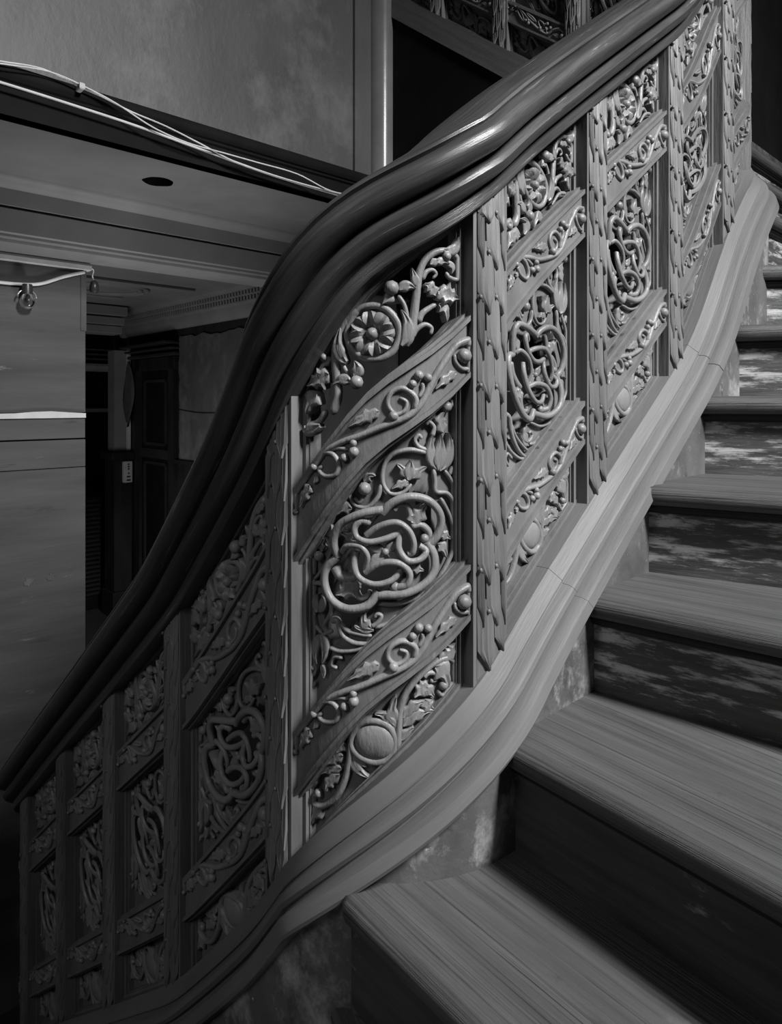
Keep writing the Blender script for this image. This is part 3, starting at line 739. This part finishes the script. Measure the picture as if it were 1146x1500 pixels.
for t_, z_, sc, lab in ((.822, -.708, .026, 'wider torn paper scrap stuck low on the plywood'), (.902, -.702, .021, 'narrow torn paper scrap stuck to the plywood beside the wider one')):
    ring = []
    for a in np.linspace(0, 2 * math.pi, 18, endpoint=False):
        rr = sc * r3.uniform(.45, 1.1); ring.append((t_ + rr * math.cos(a), z_ + .8 * rr * math.sin(a) + .3 * rr * math.cos(a)))
    q = loft([[(x, dd, z) for x, z in ring] for dd in (2.9492, 2.9475)])
    tag(hobj('paper_scrap', (hall(q[0]), q[1]), 'plaster', smooth=False), lab, 'paper')
# wiring
CAB = [([(-1.55, .93), (-.9, .90), (-.2, .915), (0.427, .904), (0.527, .905), (.711, .900), (.921, .891), (1.162, .872), (1.443, .851), (1.774, .843), (1.923, .851)], .0042, 'thickest white cable sagging along the black moulding'),
       ([(-1.55, .95), (-.8, .965), (-.1, .945), (.427, .947), (.527, .961), (.635, .976), (.741, .957), (.813, .946), (.899, .928), (1.013, .914), (1.137, .889), (1.269, .860), (1.443, .849), (1.635, .846), (1.885, .849)], .0026, 'thin white cable held by the white clip on the black moulding'),
       ([(-1.55, .94), (-.8, .955), (-.1, .934), (.427, .936), (.527, .951), (.654, .970), (.771, .954), (.855, .933), (.967, .894), (1.086, .876), (1.215, .876), (1.354, .876), (1.536, .875), (1.703, .845), (1.885, .860)], .0024, 'thin white cable looping over the other two beside the wall foot')]
for j, (pts, r, lab) in enumerate(CAB):
    q = htube([(t, 2.158 - .009 * j, z) for t, z in pts], r)
    tag(hobj('cable', q, 'cable'), lab, 'cable', 'loose cables along the wall foot')
tag(hobj('cable_clip', hbox(.733, .749, 2.132, 2.166, .945, .966, .003), 'white', smooth=False), 'small white cable clip on the black roll moulding', 'clip')
lc = hobj('lamp_cable', htube([(t, 2.938, z) for t, z in [(-.88, .50), (-.3, .47), (.30, .478), (.622, .465), (.714, .463), (.797, .465), (.864, .476), (.949, .514), (1.03, .543)]], .0065), 'cable')
tag(lc, 'pale cable drooping across the top of the plywood', 'cable')
def lathe(prof, c, m=16):
    return loft([[(c[0] + r * math.cos(a), c[1] + r * math.sin(a), c[2] + z) for a in np.linspace(0, 2 * math.pi, m, endpoint=False)] for r, z in prof])
def hlathe(prof, c, m=16): q = lathe(prof, c, m); return hall(q[0]), q[1]
lamp = thing('bulb_lamp', 'bare bulb in a dark holder hung on the plywood cable', 'lamp', hall([(.812, 2.925, .40)])[0])
hobj('lamp_holder', hlathe([(.004, .04), (.018, .038), (.02, .02), (.02, 0), (.016, -.004)], (.805, 2.915, .425)), 'metal', lamp, sharp=40)
hobj('bulb', hlathe([(.012, 0), (.018, -.01), (.027, -.028), (.029, -.042), (.022, -.058), (.006, -.066)], (.805, 2.912, .432)), M['glass'], lamp)
q = [(.805 + .034 * math.cos(a), 2.912 + .006, .412 + .03 * math.sin(a)) for a in np.linspace(0, math.pi, 12)]
hobj('guard_hoop', tube3(hall(q), .0035, 6), 'brass', lamp)
pend = thing('pendant_socket', 'small black lamp socket dangling at the corner of the plywood', 'lamp', hall([(1.075, 2.96, .47)])[0])
hobj('cord', htube([(1.045, 2.945, .565), (1.07, 2.95, .56), (1.068, 2.955, .535), (1.075, 2.96, .515)], .003), 'cable', pend)
hobj('socket', hlathe([(.005, .026), (.013, .02), (.018, .004), (.019, -.016), (.014, -.026), (.005, -.028)], (1.077, 2.96, .492)), 'metal', pend, sharp=50)
# the room behind
struct(hobj('floor', hbox(-3.5, 6.0, 2.62, 11.0, -2.2, -2.1), 'floor', smooth=False), 'dark hall floor')
q = [hbox(-1.6, 2.81, 2.95, 7.2, .87, .93)]
room_ceiling = struct(hobj('ceiling_far', q, 'paint', smooth=False), 'dim ceiling of the far room')
for t0, t1, d0, d1 in ((1.2, 2.50, 4.80, 4.90), (1.2, 2.25, 5.55, 5.64)):
    hobj('ceiling_batten', hbox(t0, t1, d0, d1, .845, .872, .006), 'paint', room_ceiling, smooth=False)
for r in (.27, .22):
    q = loft([[(2.02 + (r + .018 * math.cos(b)) * math.cos(a), 5.23 + (r + .018 * math.cos(b)) * math.sin(a), .868 + .018 * math.sin(b)) for b in np.linspace(0, 2 * math.pi, 8, endpoint=False)] for a in np.linspace(0, 2 * math.pi, 40)])
    hobj('ceiling_ring', (hall(q[0]), q[1]), 'paint', room_ceiling)
cp = [(0, .87), (-.20, .87), (-.195, .85), (-.16, .835), (-.12, .83), (-.12, .80), (-.09, .795), (-.09, .76), (-.05, .75), (-.045, .70), (-.02, .66), (0, .655)]
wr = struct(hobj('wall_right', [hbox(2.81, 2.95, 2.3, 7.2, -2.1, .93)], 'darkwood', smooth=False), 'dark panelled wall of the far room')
q = loft([[(2.81 + o, d, z) for o, z in cp] for d in (2.96, 6.94)])
hobj('cornice', (hall(q[0]), q[1]), 'paint', wr, sharp=30)
den = []
for j in range(92):
    d0 = 3.0 + j * .043
    den.append(hbox(2.675, 2.70, d0, d0 + .026, .803, .829)); den.append(hbox(2.705, 2.722, d0 + .01, d0 + .034, .765, .792))
hobj('dentil_row', den, 'paint', wr, smooth=False, kind='stuff')
# plaster patch left on the wall, ragged at its edges
r2 = random.Random(2); ring = []
for d in np.linspace(2.9, 5.66, 40): ring.append((d, .578 + r2.uniform(-.018, .012)))
for z in np.linspace(.56, -.49, 16): ring.append((5.665 + r2.uniform(-.012, .012), z))
for d in np.linspace(5.65, 2.9, 20): ring.append((d, -.50))
q = loft([[(tt, d, z) for d, z in ring] for tt in (2.812, 2.795)])
hobj('plaster_patch', (hall(q[0]), q[1]), 'plaster', wr, smooth=False)
hobj('wall_wire', htube([(2.79, 5.66, -.06), (2.788, 5.3, -.085), (2.79, 4.9, -.08)], .004), 'metal', wr)
hobj('dado_cap', hbox(2.77, 2.81, 2.9, 5.72, -.54, -.50, .005), 'darkwood', wr, smooth=False)
# doorway on that wall
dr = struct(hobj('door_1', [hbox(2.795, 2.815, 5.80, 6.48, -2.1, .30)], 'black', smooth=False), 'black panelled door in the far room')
for d0, d1, z0, z1 in ((5.72, 5.82, -2.1, .42), (6.44, 6.54, -2.1, .42), (5.68, 6.60, .30, .42)): hobj('door_casing', hbox(2.765, 2.81, d0, d1, z0, z1, .008), 'darkwood', dr, smooth=False)
for z0, z1, o in ((.42, .455, .07), (.475, .50, .10), (.52, .545, .15)): hobj('door_cornice', hbox(2.81 - o, 2.81, 5.66, 6.66, z0, z1, .008), 'darkgloss', dr, smooth=False)
for z0, z1 in ((-1.9, -.55), (-.40, .22)):
    for a0, a1, b0, b1 in ((5.90, 6.38, z0, z0 + .03), (5.90, 6.38, z1 - .03, z1), (5.90, 5.93, z0, z1), (6.35, 6.38, z0, z1)): hobj('panel_moulding', hbox(2.782, 2.796, a0, a1, b0, b1, .004), 'darkgloss', dr, smooth=False)
hobj('lock_rail', hbox(2.785, 2.796, 5.84, 6.44, -.52, -.43, .004), 'darkgloss', dr, smooth=False)
cl = []
for i_, z in enumerate(np.linspace(.36, -.24, 12)):
    w_ = .035 + .19 * math.sin(math.pi * min(1, i_ / 11 * 1.05)) ** .9 if i_ < 11 else .02
    cl.append([(2.735 + .012 * math.sin(20 * x + i_ * .4) + o, 6.60 + .05 * i_ / 11 + w_ * (x - .5), z + .05 * x) for o, xs_ in ((0, np.linspace(0, 1, 8)), (.006, np.linspace(1, 0, 8))) for x in xs_])
q = loft(cl); tag(hobj('hanging_cloth', (hall(q[0]), q[1]), 'cloth'), 'dark cloth hanging from the corner of the doorway beside the pale pier', 'cloth')
pier = thing('pier', 'pale square pier standing on a dark panelled pedestal', 'pier', hall([(2.72, 6.8, -2.1)])[0])
hobj('shaft', hbox(2.645, 2.765, 6.74, 6.90, -.48, .52, .004), 'paint', pier, smooth=False)
hobj('lit_edge', hbox(2.765, 2.80, 6.72, 6.90, -.48, .52, .004), 'white', pier, smooth=False)  # bright lit edge of the pier put in as a white strip
hobj('pedestal_cap', hbox(2.58, 2.80, 6.64, 6.94, -.56, -.48, .012), 'darkwood', pier, smooth=False)
hobj('pedestal', hbox(2.62, 2.80, 6.68, 6.92, -1.85, -.56, .006), 'darkwood', pier, smooth=False)
hobj('plinth', hbox(2.60, 2.80, 6.66, 6.94, -2.10, -1.85, .008), 'darkwood', pier, smooth=False)
sw = thing('wall_switch', 'small white switch box on the dark pedestal below the pale pier', 'switch', hall([(2.73, 6.66, -.68)])[0])
hobj('cover', hbox(2.70, 2.785, 6.645, 6.68, -.785, -.575, .006), 'white', sw, smooth=False)
for z, w_ in ((-.605, .008), (-.628, .008), (-.650, .008), (-.694, .007), (-.726, .018), (-.760, .020)): hobj('mark', hbox(2.748 - w_, 2.748 + w_, 6.6435, 6.6455, z - .007, z + .007), 'ink', sw, smooth=False)
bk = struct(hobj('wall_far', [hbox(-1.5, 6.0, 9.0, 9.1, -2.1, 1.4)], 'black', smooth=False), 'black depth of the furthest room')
hobj('lit_cornice', hbox(2.98, 3.6, 8.90, 9.02, .40, .50, .03), 'white', bk, smooth=False)
for z in (.55, .61, .67): hobj('cornice_line', hbox(3.05, 3.6, 8.95, 9.02, z, z + .02), 'plaster', bk, smooth=False)
hobj('shelf', hbox(3.02, 3.6, 8.80, 9.02, -.12, -.07, .01), 'paint', bk, smooth=False)
lw = struct(hobj('wall_left_far', [hbox(2.0, 2.48, 6.15, 6.35, .62, .90)], 'paint', smooth=False), 'boxed cornice above the dark opening')
for z0, z1, o in ((.62, .69, .0), (.695, .765, .03), (.775, .86, .07)): hobj('cornice_band', hbox(1.9, 2.48 + o * .3, 6.15 - o - .01, 6.16, z0, z1, .006), 'paint', lw, smooth=False)
lv = thing('louvred_panel', 'dark slatted panel low in the black opening beyond the plywood', 'radiator', hall([(2.5, 7.1, -2.1)])[0])
hobj('body', hbox(2.30, 2.66, 7.12, 7.20, -2.1, -.95, .01), 'black', lv, smooth=False)
for j in range(22): hobj('slat', hbox(2.32, 2.64, 7.09, 7.12, -1.95 + j * .045, -1.925 + j * .045, .004), 'darkwood', lv, smooth=False)
# outer wall beyond the upper winders, near-black
w0 = np.array([1.13, 2.18]) + unit(133.5) * .02
def bwall(V): return [tuple(w0 + unit(43.5) * t + unit(133.5) * d) + (z,) for t, d, z in V]
zt10 = .0144 + 5 * RISE
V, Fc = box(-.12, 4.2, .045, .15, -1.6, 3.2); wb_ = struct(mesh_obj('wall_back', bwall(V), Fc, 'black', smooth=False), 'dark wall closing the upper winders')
V, Fc = box(-.12, 4.2, .0, .045, zt10 + .0, zt10 + .035, .006); mesh_obj('skirting_cap', bwall(V), Fc, 'tread', wb_, smooth=False)
